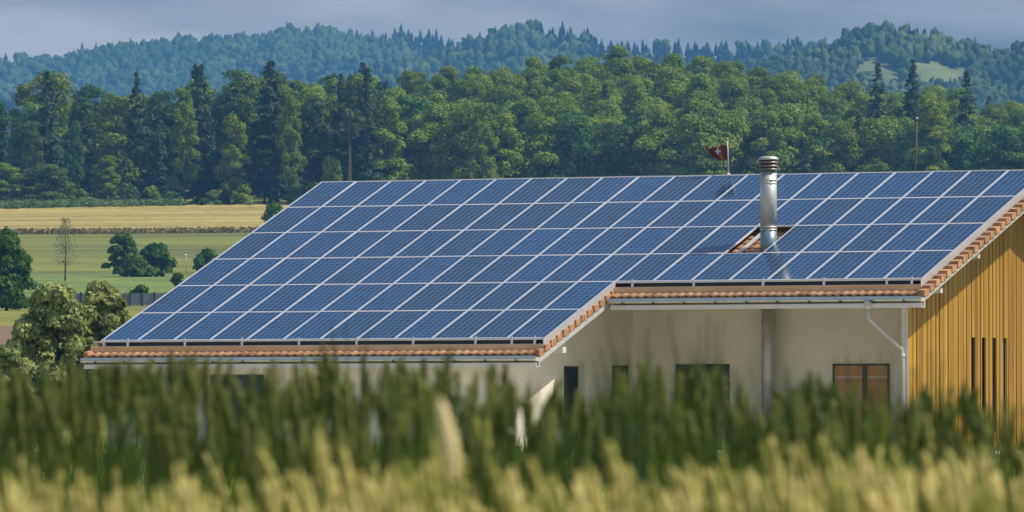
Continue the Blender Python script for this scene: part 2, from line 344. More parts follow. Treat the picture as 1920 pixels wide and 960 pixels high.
for ri, (Y, sp) in enumerate(rows):
    x0 = (-170 - 960) / F * Y; x1 = (2090 - 960) / F * Y; X = x0 + random.uniform(0, sp)
    while X < x1:
        Yj = Y + random.uniform(-3, 3); px = 960 + F * X / Yj; z = float(ground(X, Yj))
        right = px > 560
        pc = .22 if px < 760 else (.05 if px < 1500 else .16)
        if ri >= 9 and 800 < px < 1560: pc = 0
        s = random.uniform(.9, 1.12) if px < 760 else random.uniform(1.0, 1.14); szz = random.uniform(.92, 1.08) if px < 760 else random.uniform(.90, .97)
        if px < 520: s *= random.choice((.92, 1.0, 1.08))
        if ri <= 1 and px < 330: s *= random.uniform(.5, .85)
        if ri > 3 and px < 560 and random.random() < .3: X += sp; continue
        if ri > 6 and px < 480: X += sp; continue
        if random.random() < pc:
            place_tree('spruce_tree', random.choice(SPR), TRS, X, Yj, z - .5, s * .92, szz * random.uniform(.84, 1.0), random.uniform(0, 6.28), 'dark pointed spruce of the wood, %s, %s' % (rowname[ri], anchor(px)), 'spruce', 'spruces of the wood behind the roof', ri < 2)
        else:
            k = random.randrange(6)
            if ri >= 8 and px > 560: s *= .80; z += 4.2
            if ri >= 2 and ri < 8 and px > 700: s *= .93
            if px > 850 and ri > 4 and random.random() < .8: k = random.choice((0, 1, 5))
            place_tree('broadleaf_tree', BRO[k], random.choice(TRK), X, Yj, z - .5, s * (1.05 if right else 1), szz, random.uniform(0, 6.28), '%s tree, %s, %s' % (('rounded yellow-green', 'broad yellow-green', 'slender deep green', 'rounded deep green', 'slim yellow-green', 'wide-crowned')[k], rowname[ri], anchor(px)), 'tree', 'leafy trees of the wood behind the roof', ri < 2)
        X += sp * random.uniform(.82, 1.18) * (.72 if ri >= 8 and px > 560 else 1)
# singled-out trees of the wood: (px, top y, width px, distance, kind, label)
def tree_px(kind, mesh_h, mesh_r, me, tr, px, ytop, ybase, wpx, Y, label, cat, group=None):
    p = at(px, ytop, Y); zb = at(px, ybase, Y).z; h = (p.z - zb); s = (wpx / F * Y) / (2 * mesh_r)
    e = empty(kind, (p.x, Y, zb), random.uniform(0, 6.28)); e.scale = (s, s, h / mesh_h); link('crown', me, None, e); link('trunk', tr, None, e)
    return tag(e, label, cat, group)
sp_specs = [(508, 116, 385, 108, 1392, 'tallest dark spruce standing out over the left end of the golden field'), (88, 134, 392, 80, 1399, 'dark spruce at far left of the wood skyline'), (256, 136, 390, 72, 1398, 'dark spruce with pointed top above the field bushes'),
            (378, 122, 386, 70, 1396, 'tall olive spruce rising between the two dark spruces of the wood'), (690, 128, 385, 66, 1397, 'brownish slim spruce above the left end of the roof ridge'), (1712, 112, 330, 74, 1520, 'pointed dark spruce rising in front of the pale hill meadow'),
            (1645, 120, 330, 66, 1515, 'small dark spruce left of the pointed one below the hill meadow'), (1812, 134, 330, 62, 1500, 'open-crowned pine at the right end of the wood skyline'), (640, 140, 385, 70, 1398, 'dark spruce just left of the bare reddish trunk')]
for q, (px, yt, yb, w, Y, lab) in enumerate(sp_specs):
    tree_px('spruce_tree', 24, 3.7, SPR[q % 3], TRS, px, yt, yb, w, Y, lab, 'spruce')
b_specs = [(440, 205, 388, 70, 1388, 'A', 'pale leafy tree in front of the tallest spruce'), (545, 165, 384, 62, 1386, 'A', 'sunlit slender tree right of the tallest spruce'), (345, 150, 388, 80, 1390, 'A', 'tall sunlit tree left of the tallest spruce'), (140, 215, 394, 40, 1385, 'B', 'slim pale poplar-like tree at the left of the wood'),
           (60, 215, 396, 46, 1384, 'B', 'narrow dusty green tree near the left edge of the wood'), (200, 285, 394, 80, 1380, 'A', 'low rounded tree at the foot of the wood above the golden field'), (90, 300, 397, 110, 1378, 'B', 'broad low tree at the foot of the wood at far left'), (10, 300, 398, 90, 1378, 'A', 'low spreading tree at the left edge of the wood foot'),
           (905, 185, 385, 74, 1388, 'A', 'sunlit tree with pale hanging foliage above the middle left of the ridge'), (1745, 165, 360, 90, 1400, 'A', 'big pale crown behind the thin red pole')]
for px, yt, yb, w, Y, k, lab in b_specs:
    me = BRO[random.choice((0, 4))] if k == 'A' else BRO[random.choice((2, 3))]
    tree_px('broadleaf_tree', 22.5, 5.2, me, TRK[0], px, yt, yb, w, Y, lab, 'tree')
# bushes at the wood's foot
BSH = [mk_broad('crown', 5, 3.0, 14, 1500, .42, .0, 'leafB', .5, .5), mk_broad('crown', 5, 2.6, 12, 1300, .42, .0, 'leafA', .5, .5)]
STEM = mk_trunk('stem', 3, .12, limbs=3)
fb = [(-40, 360, 400, 90), (30, 372, 399, 70), (285, 352, 391, 48), (325, 362, 389, 40), (395, 362, 388, 44), (455, 350, 386, 50), (548, 352, 384, 44), (590, 345, 384, 50), (620, 300, 384, 60), (240, 350, 392, 52), (150, 358, 395, 50), (112, 364, 396, 44)]
fbl = ['beyond the left edge of the view', 'at far left by the maize strip', 'above the field bushes', 'left of the pale birch-like stem', 'right of the pale birch-like stem', 'under the tallest spruce', 'beside the left corner of the roof', 'behind the left end of the ridge', 'under the bare reddish trunk', 'behind the tip of the maize strip', 'above the feathery field tree', 'behind the maize strip at the left']
for i, (px, yt, yb, w) in enumerate(fb):
    p = at(px, yb, 1376); h = (yb - yt) / F * 1376
    e = empty('bush', p, i * 1.3); e.scale = (w / F * 1376 / 6,) * 2 + (h / 5,); link('crown', BSH[1 if i % 3 else 0], None, e); link('stem', STEM, None, e)
    tag(e, 'low bush at the foot of the wood ' + fbl[i], 'bush', 'bushes along the foot of the wood')
# bare reddish trunk with a high crown
pt = empty('pine_tree', at(655, 388, 1374)); pt.rotation_euler.z = .3
link('trunk', mk_trunk('trunk', 17, .55, 'barkp', 0), None, pt)
cw = mk_broad('crown', 9, 2.8, 10, 1200, .5, 0, 'leafB'); c = link('crown', cw, None, pt); c.location.z = 12
tag(pt, 'pine with thick bare reddish-brown trunk just above the left end of the ridge', 'pine')
# maize strip between the golden field and the wood
n = 9000; t = rng.uniform(0, 1, n); pxs = -300 + 650 * t; Yd = rng.uniform(1350, 1371, n)
keep = (Yd - 1350) > 21 * np.clip((pxs + 60) / 410, 0, 1) * .9; pxs = pxs[keep]; Yd = Yd[keep]; X = (pxs - 960) / F * Yd
P = np.stack([X, Yd, ground(X, Yd) + rng.uniform(.8, 2.0, len(X))], 1); V, Q = cards(P, np.tile([0, -.3, 1], (len(X), 1)), .8, .5, .8)
me = npmesh('maize_crop', V, Q); tag(link('maize_crop', me, leafmat('maize_leaf', (.10, .16, .045), (.18, .24, .08), 0, .05)), 'green maize strip between golden field and wood', 'maize', kind='stuff')
# ragged front edge of the grain field
n = 14000; X = rng.uniform(-150, 160, n); Y = edg[0](X) - rng.uniform(0, 1.2, n); P = np.stack([X, Y, ground(X, Y) + rng.uniform(0, .95, n)], 1)
V, Q = cards(P, np.tile([0, -1., .1], (n, 1)), .35, .5, .5); tag(link('grain_edge', npmesh('grain_edge', V, Q), leafmat('edge_stalks', (.16, .13, .035), (.30, .24, .07), 0, .5)), 'dark ragged front edge of the ripe grain field', 'grain', kind='stuff')

# ------------------------------------------------------------------ far hills
def unit_ball():
    bm = bmesh.new(); bmesh.ops.create_icosphere(bm, subdivisions=2, radius=1); v = np.array([q.co[:] for q in bm.verts]); f = np.array([[q.index for q in p.verts] for p in bm.faces]); bm.free(); return v, f
def unit_cone():
    v = []; f = []; n = 6; rad = [.9, .55, .78, .42, .58, .25, .34]; zz = [0, .3, .28, .56, .54, .78, .76]
    for r_, z_ in zip(rad, zz):
        for k in range(n): v.append((r_ * math.cos(k * 1.047 + z_), r_ * math.sin(k * 1.047 + z_), z_))
    v.append((0, 0, 1.05)); L = len(rad)
    for i in range(L - 1):
        for k in range(n): a, b, c, d = i * n + k, i * n + (k + 1) % n, (i + 1) * n + (k + 1) % n, (i + 1) * n + k; f += [(a, b, c), (a, c, d)]
    for k in range(n): f.append(((L - 1) * n + k, (L - 1) * n + (k + 1) % n, L * n))
    return np.array(v), np.array(f)
BALL = unit_ball(); CONE = unit_cone()
def hill(name, D, sil, slope, depth, seed, conif, spx=8, spy=9, cardn=16, meadow=None, tsz=1.0, px_lo=-450, px_hi=2400):
    sxx = [p[0] for p in sil]; syy = [p[1] for p in sil]
    th = 13 * tsz
    def zf(X, Y):
        px = 960 + F * X / D; zt = CZ + (807 - np.interp(px, sxx, syy)) / F * D - th
        dy = D - Y
        z = zt - slope * np.clip(dy, 0, None) ** 1.02 * (1 + .25 * np.sin(X * .012 + seed)) - .3 * np.clip(-dy, 0, None)
        z += 6 * np.sin(X * .02 + seed) * np.sin(Y * .017 + seed) * np.clip(np.abs(dy) / 80, 0, 1)
        return np.maximum(z, -20)
    X0 = (px_lo - 960) / F * D; X1 = (px_hi - 960) / F * D
    V, Q = sheet(np.linspace(X0, X1, 120), np.linspace(D - depth * 2.2, D + 500, 60), 0, zf)
    tag(link(name, npmesh(name, V, Q, True), M['hillm'] if meadow else M['hillf']), kind='structure')
    nx = int((X1 - X0) / spx); ny = int(depth / spy); gx, gy = np.meshgrid(np.arange(nx), np.arange(ny))
    X = X0 + (gx + rng.uniform(-.4, .4, gx.shape)) * spx; Y = D - (gy + rng.uniform(-.4, .4, gx.shape)) * spy; X = X.ravel(); Y = Y.ravel(); Z = zf(X, Y)
    X = X.copy()
    if meadow:
        px = 960 + F * X / Y; py = 807 - F * (Z + th - CZ) / Y; k = np.ones(len(X), bool)
        pg = 807 - F * (Z + 3 - CZ) / Y
        for (cx, cy, rx, ry, sh) in meadow: k &= ~(((((px - cx) / rx) ** 2 + ((pg - cy - sh * (px - cx)) / ry) ** 2) < 1) | ((((px - cx) / rx) ** 2 + ((pg - 30 - cy - sh * (px - cx)) / ry) ** 2) < 1) | ((((px - cx) / rx) ** 2 + ((pg - 15 - cy - sh * (px - cx)) / ry) ** 2) < 1))
        X = X[k]; Y = Y[k]; Z = Z[k]
    cfn = np.sin(X * .011 + seed * 2) + .7 * np.sin(Y * .013 + X * .023) + rng.normal(0, .45, len(X)); isC = cfn > conif
    top = (D - Y) < 16; isC |= top & (rng.uniform(0, 1, len(X)) < (.45 if conif < 1.2 else .2))
    parts = []; partc = []
    for sel, lst, cf in ((~isC, parts, False), (isC, partc, True)):
        x = X[sel]; y = Y[sel]; z = Z[sel]; m = len(x)
        if cf: U, UF = CONE
        else: U, UF = BALL
        hh = rng.uniform(.5 if cf else .8, 1.15, m) * 15 * tsz * (1.02 if cf else 1); rr = rng.uniform(.8, 1.25, m) * (3.3 if cf else 4.6) * tsz; a = rng.uniform(0, 6.28, m)
        nz_ = 1 + rng.normal(0, .17 if cf else .27, (m, len(U)))
        ux = U[None, :, 0] * nz_; uy = U[None, :, 1] * nz_; uz = U[None, :, 2] * (1 if cf else nz_)
        Vx = x[:, None] + rr[:, None] * (ux * np.cos(a)[:, None] - uy * np.sin(a)[:, None]); Vy = y[:, None] + rr[:, None] * (ux * np.sin(a)[:, None] + uy * np.cos(a)[:, None])
        Vz = z[:, None] + (hh[:, None] * (uz * .9 + .15) if cf else hh[:, None] * .55 + uz * hh[:, None] * .45)
        V = np.stack([Vx, Vy, Vz], 2).reshape(-1, 3); Qt = (UF[None] + (np.arange(m) * len(U))[:, None, None]).reshape(-1, UF.shape[1])
        lst.append((V, Qt))
    return parts, partc
M['hillm'] = mat('hill_meadow', (.15, .19, .055), .95, var=.3, vscale=.03)
M['hillf'] = mat('hill_wood_floor', (.05, .08, .03), .95, var=.2, vscale=.01)
hills = [
 ('hills', 7000, [(-450, 128), (-100, 112), (0, 107), (30, 98), (62, 107), (144, 97), (152, 86), (250, 76), (370, 66), (430, 70), (500, 60), (540, 48), (565, 58), (620, 50), (645, 60), (690, 64), (760, 50), (800, 56), (850, 72), (930, 96), (1100, 130), (1500, 170), (2400, 190)], .27, 420, 1.0, .3, dict(), 'dark conifer wood on the long left far ridge', 'the mixed wood covering the long left far ridge'),
 ('hills', 5800, [(-450, 190), (300, 178), (560, 160), (640, 138), (760, 108), (850, 78), (900, 62), (935, 50), (970, 36), (1005, 44), (1060, 50), (1090, 50), (1140, 70), (1200, 76), (1300, 80), (1440, 78), (1500, 76), (1570, 80), (1700, 110), (2400, 160)], .25, 380, 3.0, .2, dict(tsz=.9), 'dark conifers along the highest middle summit', 'leafy wood covering the middle far summit'),
 ('hills', 4300, [(-450, 230), (1250, 180), (1400, 125), (1480, 100), (1560, 80), (1590, 56), (1640, 46), (1700, 50), (1740, 54), (1800, 74), (1865, 93), (1885, 90), (1920, 77), (2050, 56), (2400, 80)], .26, 330, 5.0, 1.4, dict(spx=5.2, spy=6, tsz=.62, meadow=[(1650, 122, 46, 13, .35), (1762, 124, 62, 13, .15)]), 'conifers along the right hill above the pale meadow', 'leafy wood around the pale meadow on the right hill')]
for (nm, D, sil, sl_, dep, seed, conif, kw, labc, labb) in hills:
    a, b = hill(nm, D, sil, sl_, dep, seed, conif, **kw)
    V, Q = join(a); tag(link('far_forest', npmesh('far_forest', V, Q), M['far']), labb, 'far wood', kind='stuff')
    V, Q = join(b); tag(link('far_conifers', npmesh('far_conifers', V, Q), M['farc']), labc, 'far conifers', kind='stuff')

# ------------------------------------------------------------------ trees and bushes in the fields
def field_tree(kind, px, yt, yb, w, Y, n, size, m, label, cat, nl=16, h0=.05, top=.5, lobe=.45, tr=.18, squash=.85, limbs=5, group=None):
    p = at(px, yb, Y); h = (yb - yt) / F * Y; r = w / F * Y / 2 * 1.02
    p.z = min(p.z, float(ground(p.x, p.y)) + .1); h = at(px, yt, Y).z - p.z
    e = empty(kind, p)
    me = mk_broad('crown', h, r, nl * 2, int(n * 1.8), size * .8, h0, m, top, lobe * .85, squash); link('crown', me, None, e)
    link('trunk', mk_trunk('trunk', h * .8, tr, limbs=limbs), None, e)
    return tag(e, label, cat, group)
field_tree('broadleaf_tree', 230, 437, 521, 84, 945, 2600, .46, 'bush', 'dark leafy tree, taller left one of the pair in the green meadow', 'tree', nl=14, h0=.02, lobe=.34)
field_tree('broadleaf_tree', 292, 460, 523, 84, 940, 2400, .46, 'bush', 'dark rounded tree, lower right one of the pair in the green meadow', 'tree', nl=14, h0=.0, lobe=.34)
field_tree('bush', 258, 484, 523, 60, 938, 1200, .4, 'bush', 'dark low bush added as shade between the pair of field trees', 'bush', nl=8)  # added bush stands in for the shadow between the two trees
field_tree('bush', 385, 468, 508, 52, 960, 1500, .4, 'bush', 'dark round bush touching the roof slope in the meadow', 'bush', nl=9)
field_tree('bush', 262, 537, 551, 42, 716, 700, .3, 'bush', 'low dark bush directly above the grey fence', 'bush', nl=6)
field_tree('bush', 334, 512, 532, 40, 800, 800, .3, 'bush', 'small dark bush between the grey fence and the roof slope', 'bush', nl=6)
field_tree('broadleaf_tree', 12, 427, 592, 104, 640, 6000, .36, 'bush', 'big dark leafy tree cut off by the left edge of the view', 'tree', nl=22, h0=.02, lobe=.42)
field_tree('broadleaf_tree', 512, 382, 470, 70, 1040, 2600, .42, 'leafB', 'green tree whose crown shows over the upper left roof slope', 'tree', nl=14, h0=.1)
# feathery tree: thin whorled branches
p = at(122, 530, 900); h = 120 / F * 900; e = empty('feathery_tree', p)
b = MB(); b.tube([(0, 0, -.5), (.05, 0, h * .5), (0, 0, h)], [.13, .08, .02], 6); link('trunk', b.mesh('trunk'), M['bark'], e)
n = 1500; z = rng.uniform(.22, 1, n) ** .9 * h; a = np.floor(rng.uniform(0, 7, n)) * .9 + np.floor(z * 1.6) * 2.1; rr = (1.25 * (1 - (z / h - .35) ** 2 * 1.6)).clip(.15) * rng.uniform(.1, 1, n) * 1.25
P = np.stack([np.cos(a) * rr, np.sin(a) * rr, z + rr * .25], 1); V, Q = cards(P, np.tile([0., 0, 1], (n, 1)), .20, .35, .8); link('crown', npmesh('crown', V, Q), M['spring'], e)
tag(e, 'thin feathery young tree standing alone in the meadow at left', 'tree')
# foreground fruit trees left of the house
def fruit(px, yt, yb, w, Y, n, lab, size=.17, seed=1, nl=26):
    p = at(px, yb, Y); p.z = float(ground(p.x, p.y)); h = at(px, yt, Y).z - p.z; r = w / F * Y / 2 * 1.0
    e = empty('fruit_tree', p); me = mk_broad('crown', h, r, nl * 3, int(n * .95), size, .06, 'apple', .6, .21, .95); link('crown', me, None, e)
    link('trunk', mk_trunk('trunk', h * .85, .09, limbs=9, spread=.7), None, e); return tag(e, lab, 'fruit tree')
fruit(108, 530, 740, 215, 262, 15000, 'pale leafy fruit tree left of the lower gutter', .15, nl=34)
fruit(192, 514, 740, 140, 268, 10000, 'narrow taller fruit tree close behind the lower left roof corner', .15, nl=24)
fruit(18, 650, 760, 130, 250, 6000, 'low grey-green shrubby tree at the left edge above the grass', .14, nl=16)
# grey fence
f_ = empty('fence', at(330, 573, 702)); b = MB(); x0 = at(60, 573, 702).x - f_.location.x; x1 = at(1000, 573, 702).x - f_.location.x
b.box((x0, -.04, .05), (x1, .04, 1.15)); b.build('fence_panel', mat('fence_grey', (.27, .28, .29), .8, var=.1), f_)
pm = None; x = x0
b = MB(); b.box((-.09, -.1, -.4), (.09, .1, 1.27)); pm = b.mesh('post'); pm.materials.append(mat('post_dark', (.08, .085, .09), .7))
while x < x1:
    o = link('post', pm, None, f_); o.location = (x, -.05, 0); x += 1.15
tag(f_, 'low grey panel fence with dark posts behind the left roof slope', 'fence')
lp = empty('street_lamp', at(349, 512, 940)); b = MB(); b.tube([(0, 0, 0), (0, 0, 2.2)], [.05, .03], 6); b.build('lamp_post', M['pole'], lp); b = MB(); b.tube([(-.35, 0, 2.2), (0.05, 0, 2.3)], [.1, .07], 6); b.build('lamp_head', M['alu'], lp)
tag(lp, 'small pale lamp post beside the round bush in the meadow', 'street lamp')

# ------------------------------------------------------------------ the house (local: x along the ridge, y towards the back, z up)
TH_ = R(-27.15); PH = R(20.527); W = 1.01; H = 1.993; OX, OY = -4.89, 191.87; ZR = CZ + 6.38
tp = math.tan(PH); cp = math.cos(PH); spn = math.sin(PH)
HM = Matrix.Translation((OX, OY, 0)) @ Matrix.Rotation(TH_, 4, 'Z'); HI = HM.inverted()
def hitl(px, py, axis, val):      # camera ray cut with a house-local plane
    o = HI @ Vector((0, 0, CZ)); q = HI @ at(px, py, 190); d = q - o; t = (val - o[axis]) / d[axis]; return o + d * t
def hit_roof(px, py, off=0):
    o = HI @ Vector((0, 0, CZ)); q = HI @ at(px, py, 190); d = q - o
    # z = ZR+off + y*tp
    t = (ZR + off + o.y * tp - o.z) / (d.z - d.y * tp); return o + d * t
house = empty('house', (OX, OY, 0), TH_)
tag(house, 'plastered house with timber gable under a big low-pitched tiled roof covered in solar panels', 'house')
yU = -4 * H * cp; yL = -6 * H * cp; XE = 20 * W; XS = 12 * W
TO = -.225                     # tile surface below panel surface
def rz_(y, off=0): return ZR + off + y * tp
eU = yU - .44; eL = yL - .44; vL = -.24; vR = XE + .25; vS = XS + .06
yF = -4.40                     # recessed plaster front
GX = XE + .25 - 1.05            # gable plane
SXW = vS - 1.1                 # side wall plane of the low wing
BK = 7.5
M['soffit'] = mat('soffit_boards', (.40, .36, .30), .8)
# --- walls
def wallbox(name, a, b, m, lab=None, cut=None):
    q = MB(); q.box(a, b); o = q.build(name, m, house)
    if lab: o['label'] = lab
    return o
q = MB()
q.prism([(SXW, yF, -.3), (GX - .16, yF, -.3), (GX - .16, yF, rz_(yF, -.5)), (SXW, yF, rz_(yF, -.5))], (0, .3, 0))
front = q.build('wall', M['plaster'], house); front['label'] = 'shaded plaster front wall under the upper eave'
q = MB(); q.prism([(SXW, eL + .55, -.3), (SXW, yF + .29, -.3), (SXW, yF + .29, rz_(yF + .29, -.5)), (SXW, eL + .55, rz_(eL + .55, -.5))], (-.3, 0, 0))
q.build('wall', M['plaster'], house)['label'] = 'plaster side wall of the low wing'
q = MB(); q.prism([(.1, eL + .55, -.3), (SXW - .3, eL + .55, -.3), (SXW - .3, eL + .55, rz_(eL + .55, -.5)), (.1, eL + .55, rz_(eL + .55, -.5))], (0, .3, 0))
q.build('wall', M['plaster'], house)['label'] = 'plaster front wall of the low wing'
q = MB(); q.prism([(.1, eL + .86, -.3), (.1, 0, -.3), (.1, BK, -.3), (.1, BK, rz_(-BK, -.5)), (.1, 0, rz_(0, -.5)), (.1, eL + .86, rz_(eL + .86, -.5))], (.25, 0, 0))
q.prism([(.36, BK - .3, -.3), (GX - .17, BK - .3, -.3), (GX - .17, BK - .3, rz_(-BK, -.42)), (.36, BK - .3, rz_(-BK, -.42))], (0, .29, 0))
q.build('wall', M['plaster'], house)['label'] = 'rear and left plaster walls'
# --- timber gable with vertical boards and four slots
gy0 = -6.50
slots = []
for pxa, pxb in ((1821, 1829), (1841, 1848.5), (1861, 1868), (1881, 1888)):
    slots.append((hitl(pxa, 640, 0, GX).y, hitl(pxb, 640, 0, GX).y))
zs1 = hitl(1850, 633, 0, GX).z
q = MB(); q.prism([(GX - .16, gy0, -.3), (GX - .16, BK, -.3), (GX - .16, BK, rz_(-BK, -.47)), (GX - .16, 0, rz_(0, -.47)), (GX - .16, gy0, rz_(gy0, -.47))], (.06, 0, 0))
g1 = q.build('gable_wall', M['dark'], house)
q = MB(); qd = MB(); y = gy0; k = 0
def board(mb, ya, yb, x0, x1):
    zt = lambda yy: rz_(-abs(yy), -.40)
    segs = [(-.3, None)]
    for (sa, sb) in slots:
        if yb > sa + .02 and ya < sb - .02:
            segs = [(zs1, None), (-.3, .45)]
    for z0, z1 in segs:
        za = zt(ya) if z1 is None else z1; zb = zt(yb) if z1 is None else z1
        mb.prism([(x0, ya, z0), (x0, yb, z0), (x0, yb, zb), (x0, ya, za)], (x1 - x0, 0, 0))
# boards are laid so that the slots fall between whole boards
cuts = [gy0]; edges = []
yy = gy0
while yy < BK:
    w = random.choice((.25, .25, .17)) + random.uniform(-.008, .008); g = .048
    edges.append((yy, yy + w, 1)); edges.append((yy + w, yy + w + g, 0)); yy += w + g
def split(seg):
    a, b, t = seg; out = [(a, b)]
    for sa, sb in slots:
        nx = []
        for (p0, p1) in out:
            cs = [p0] + [c for c in (sa, sb) if p0 + .005 < c < p1 - .005] + [p1]
            nx += list(zip(cs[:-1], cs[1:]))
        out = nx
    return [(p, r_, t) for p, r_ in out]
for seg in edges:
    for a, b_, t in split(seg):
        if t: board(q, a, b_ , GX - .05, GX + random.uniform(-.008, .004))
        else: board(qd, a, b_ , GX - .095, GX - .036)
o = q.build('timber_boards', M['wood'], g1); o2 = qd.build('timber_boards', M['woodd'], g1)
q = MB(); q.box((GX - .165, gy0 - .02, -.3), (GX - .003, gy0 - .002, rz_(gy0, -.45))); q.build('corner_trim', M['white'], house)
for i, (sa, sb) in enumerate(slots):
    q = MB(); q.box((GX - .099, sa + .005, .45), (GX - .085, sb - .005, zs1)); w_ = q.build('window', M['glassy'] if i < 3 else M['zinc'], house)
# --- roof: slab + wavy clay tiles in courses
q = MB()
q.prism([(vL + .02, 0, rz_(0, -.40)), (vL + .02, eU + .05, rz_(eU + .05, -.40)), (vR - .04, eU + .05, rz_(eU + .05, -.40)), (vR - .04, 0, rz_(0, -.40))], (0, 0, .13))
q.prism([(vL + .02, eU + .05, rz_(eU + .05, -.401)), (vL + .02, eL + .05, rz_(eL + .05, -.401)), (vS - .04, eL + .05, rz_(eL + .05, -.401)), (vS - .04, eU + .05, rz_(eU + .05, -.401))], (0, 0, .13))
q.prism([(vL + .02, .005, rz_(0, -.40)), (vR - .04, .005, rz_(0, -.40)), (vR - .04, BK + .4, rz_(-BK - .4, -.40)), (vL + .02, BK + .4, rz_(-BK - .4, -.40))], (0, 0, .17))
roof = q.build('roof', M['soffit'], house)
def tiles(x0, x1, y0, y1):           # y0 (upper) > y1 (eave)
    CO = .345; per = .215; nx = int((x1 - x0) / (per / 8)); xs = np.linspace(x0, x1, nx)
    wave = .016 * np.clip(np.sin((xs - x0) / per * 2 * np.pi) + .25, -.35, 1.2)
    V = []; Q = []; n = 0; vmax = -(y1) / cp; v0 = -y0 / cp; v = vmax
    while v > v0:
        a = max(v - CO - .03, v0); dz0 = -.016; dz1 = .018
        jit = rng.normal(0, .0022, nx)
        for (vv, dz) in ((a, dz0), (v, dz1), (v, dz1 - .028)):
            y = -vv * cp; V.append(np.stack([xs, np.full(nx, y), ZR + TO + y * tp + wave + dz + (jit if vv == v else 0)], 1))
        i = np.arange(nx - 1)
        Q.append(np.stack([n + i + nx, n + i + 1 + nx, n + i + 1, n + i], 1)); Q.append(np.stack([n + i + 2 * nx, n + i + 1 + 2 * nx, n + i + 1 + nx, n + i + nx], 1)); n += 3 * nx
        v -= CO
    return np.concatenate(V), np.concatenate(Q)
V, Q = join([tiles(vL, vR - .2, 0, eU), tiles(vL, vS - .1, yU - .5, eL)])
link('roof_tiles', npmesh('roof_tiles', V, Q, True), M['tile'], roof)
# verge tiles: stepped edge pieces
def verge(x0, x1, vA, vB, drop=.15):
    q = MB(); CO = .345; v = vB
    while v > vA + .02:
        a = max(v - CO, vA) + .024; y0, y1 = -a * cp, -v * cp
        l0, l1 = -.012, .056; lift = TO + .045
        for (xa, xb, d) in ((x0, x1, drop),):
            P0 = Vector((0, y0, rz_(y0, lift + l0))); P1 = Vector((0, y1, rz_(y1, lift + l1)))
            jx = random.uniform(-.004, .004)
            q.add([(xa, P0.y, P0.z), (xb + jx - .012, P0.y, P0.z), (xb + jx + .006, P1.y, P1.z), (xa, P1.y, P1.z),
                   (xa, P0.y, P0.z - d), (xb + jx - .012, P0.y, P0.z - d), (xb + jx + .006, P1.y, P1.z - d), (xa, P1.y, P1.z - d)],
                  [(0, 1, 2, 3), (7, 6, 5, 4), (0, 4, 5, 1), (1, 5, 6, 2), (2, 6, 7, 3), (3, 7, 4, 0)])
        v -= CO
    return q
def mkv(*a, **k): return verge(*a, **k).build('verge_tiles', M['tile'], roof)
mkv(vR - .20, vR, 0, -eU / cp)
mkv(vS - .11, vS, -yU / cp + .05, -eL / cp)
mkv(vL - .005, vL + .10, 0, -eL / cp)
# ridge cap
q = MB(); q.tube([(vL, .10, ZR - .12), (vR, .10, ZR - .12)], .10, 12); q.build('ridge_tiles', M['tile'], roof)
# --- barge boards under the verges
def barge(x, ya, yb, top, hgt, th=.03):
    q = MB(); q.prism([(x, ya, rz_(ya, top)), (x, yb, rz_(yb, top)), (x, yb, rz_(yb, top - hgt)), (x, ya, rz_(ya, top - hgt))], (-th, 0, 0)); return q.build('barge_board', M['barge'], house)
barge(vR - .03, 0, eU + .02, TO - .09, .085); barge(vS - .02, eU + .1, eL + .02, TO - .10, .13); barge(vL + .05, 0, eL + .02, TO - .10, .15)
for px, py in ((1838, 478), (1768, 543)):
    p = hitl(px, py, 0, vR - .1); q = MB(); q.box((GX - .1, p.y - .06, p.z - .08), (vR - .13, p.y + .06, p.z + .03)); q.build('purlin_end', M['white'], house)
p = hitl(1052, 652, 0, vS - .1); q = MB(); q.box((vS - .9, p.y - .09, p.z - .12), (vS - .01, p.y + .09, p.z + .02))
q.build('purlin_end', M['white'], house)
# --- eaves: fascia board, gutter with joints, brackets
def gutter(x0, x1, y, lab):
    q = MB(); zc = rz_(y, -.235 - .06); r = .085; n = 12; yc = y - .07
    prof = [(yc - r * math.cos(math.pi * k / n), zc - r * .98 * math.sin(math.pi * k / n)) for k in range(n + 1)]
    prof = [(prof[0][0] - .012, zc - .004), (prof[0][0] - .010, zc + .018), (prof[0][0], zc + .018)] + prof
    vs = [(x, a, b) for x in (x0, x1) for a, b in prof]; m = len(prof)
    q.add(vs, [(i, i + 1, m + i + 1, m + i) for i in range(m - 1)], True)
    q.box((x0 - .004, yc - r, zc - .09), (x0 + .006, yc + r, zc)); q.box((x1 - .006, yc - r, zc - .09), (x1 + .004, yc + r, zc))
    o = q.build('gutter', M['gutter'], house); o['label'] = lab
    q = MB(); q.box((x0 + .01, yc - r - .016, zc - .045), (x1 - .01, yc - r - .012, zc + .030)); q.build('gutter_lip_sky_tint', M['lip'], o)
    b = MB(); x = x0 + .4
    while x < x1:
        b.box((x - .012, yc - r - .022, zc - .09), (x + .012, yc - r + .006, zc - .052)); b.box((x - .012, yc - r + .0, zc - .105), (x + .012, yc + .08, zc - .088)); x += .82
    b.build('gutter_bracket', M['dark'], o)
    f = MB(); f.box((x0 + .03, y + .10, zc - .235), (x1 - .03, y + .14, zc - .02)); f.box((x0 + .03, y - .02, zc - .235), (x1 - .03, y + .10, zc - .215)); f.box((x0 + .03, y - .05, zc - .235), (x1 - .03, y - .022, zc - .13))
    f.build('fascia_board', M['white'], house); return yc, zc
gU = gutter(vS + .02, vR - .02, eU, 'upper grey gutter with downpipe'); gL = gutter(vL, vS - .02, eL, 'lower grey gutter of the wing')
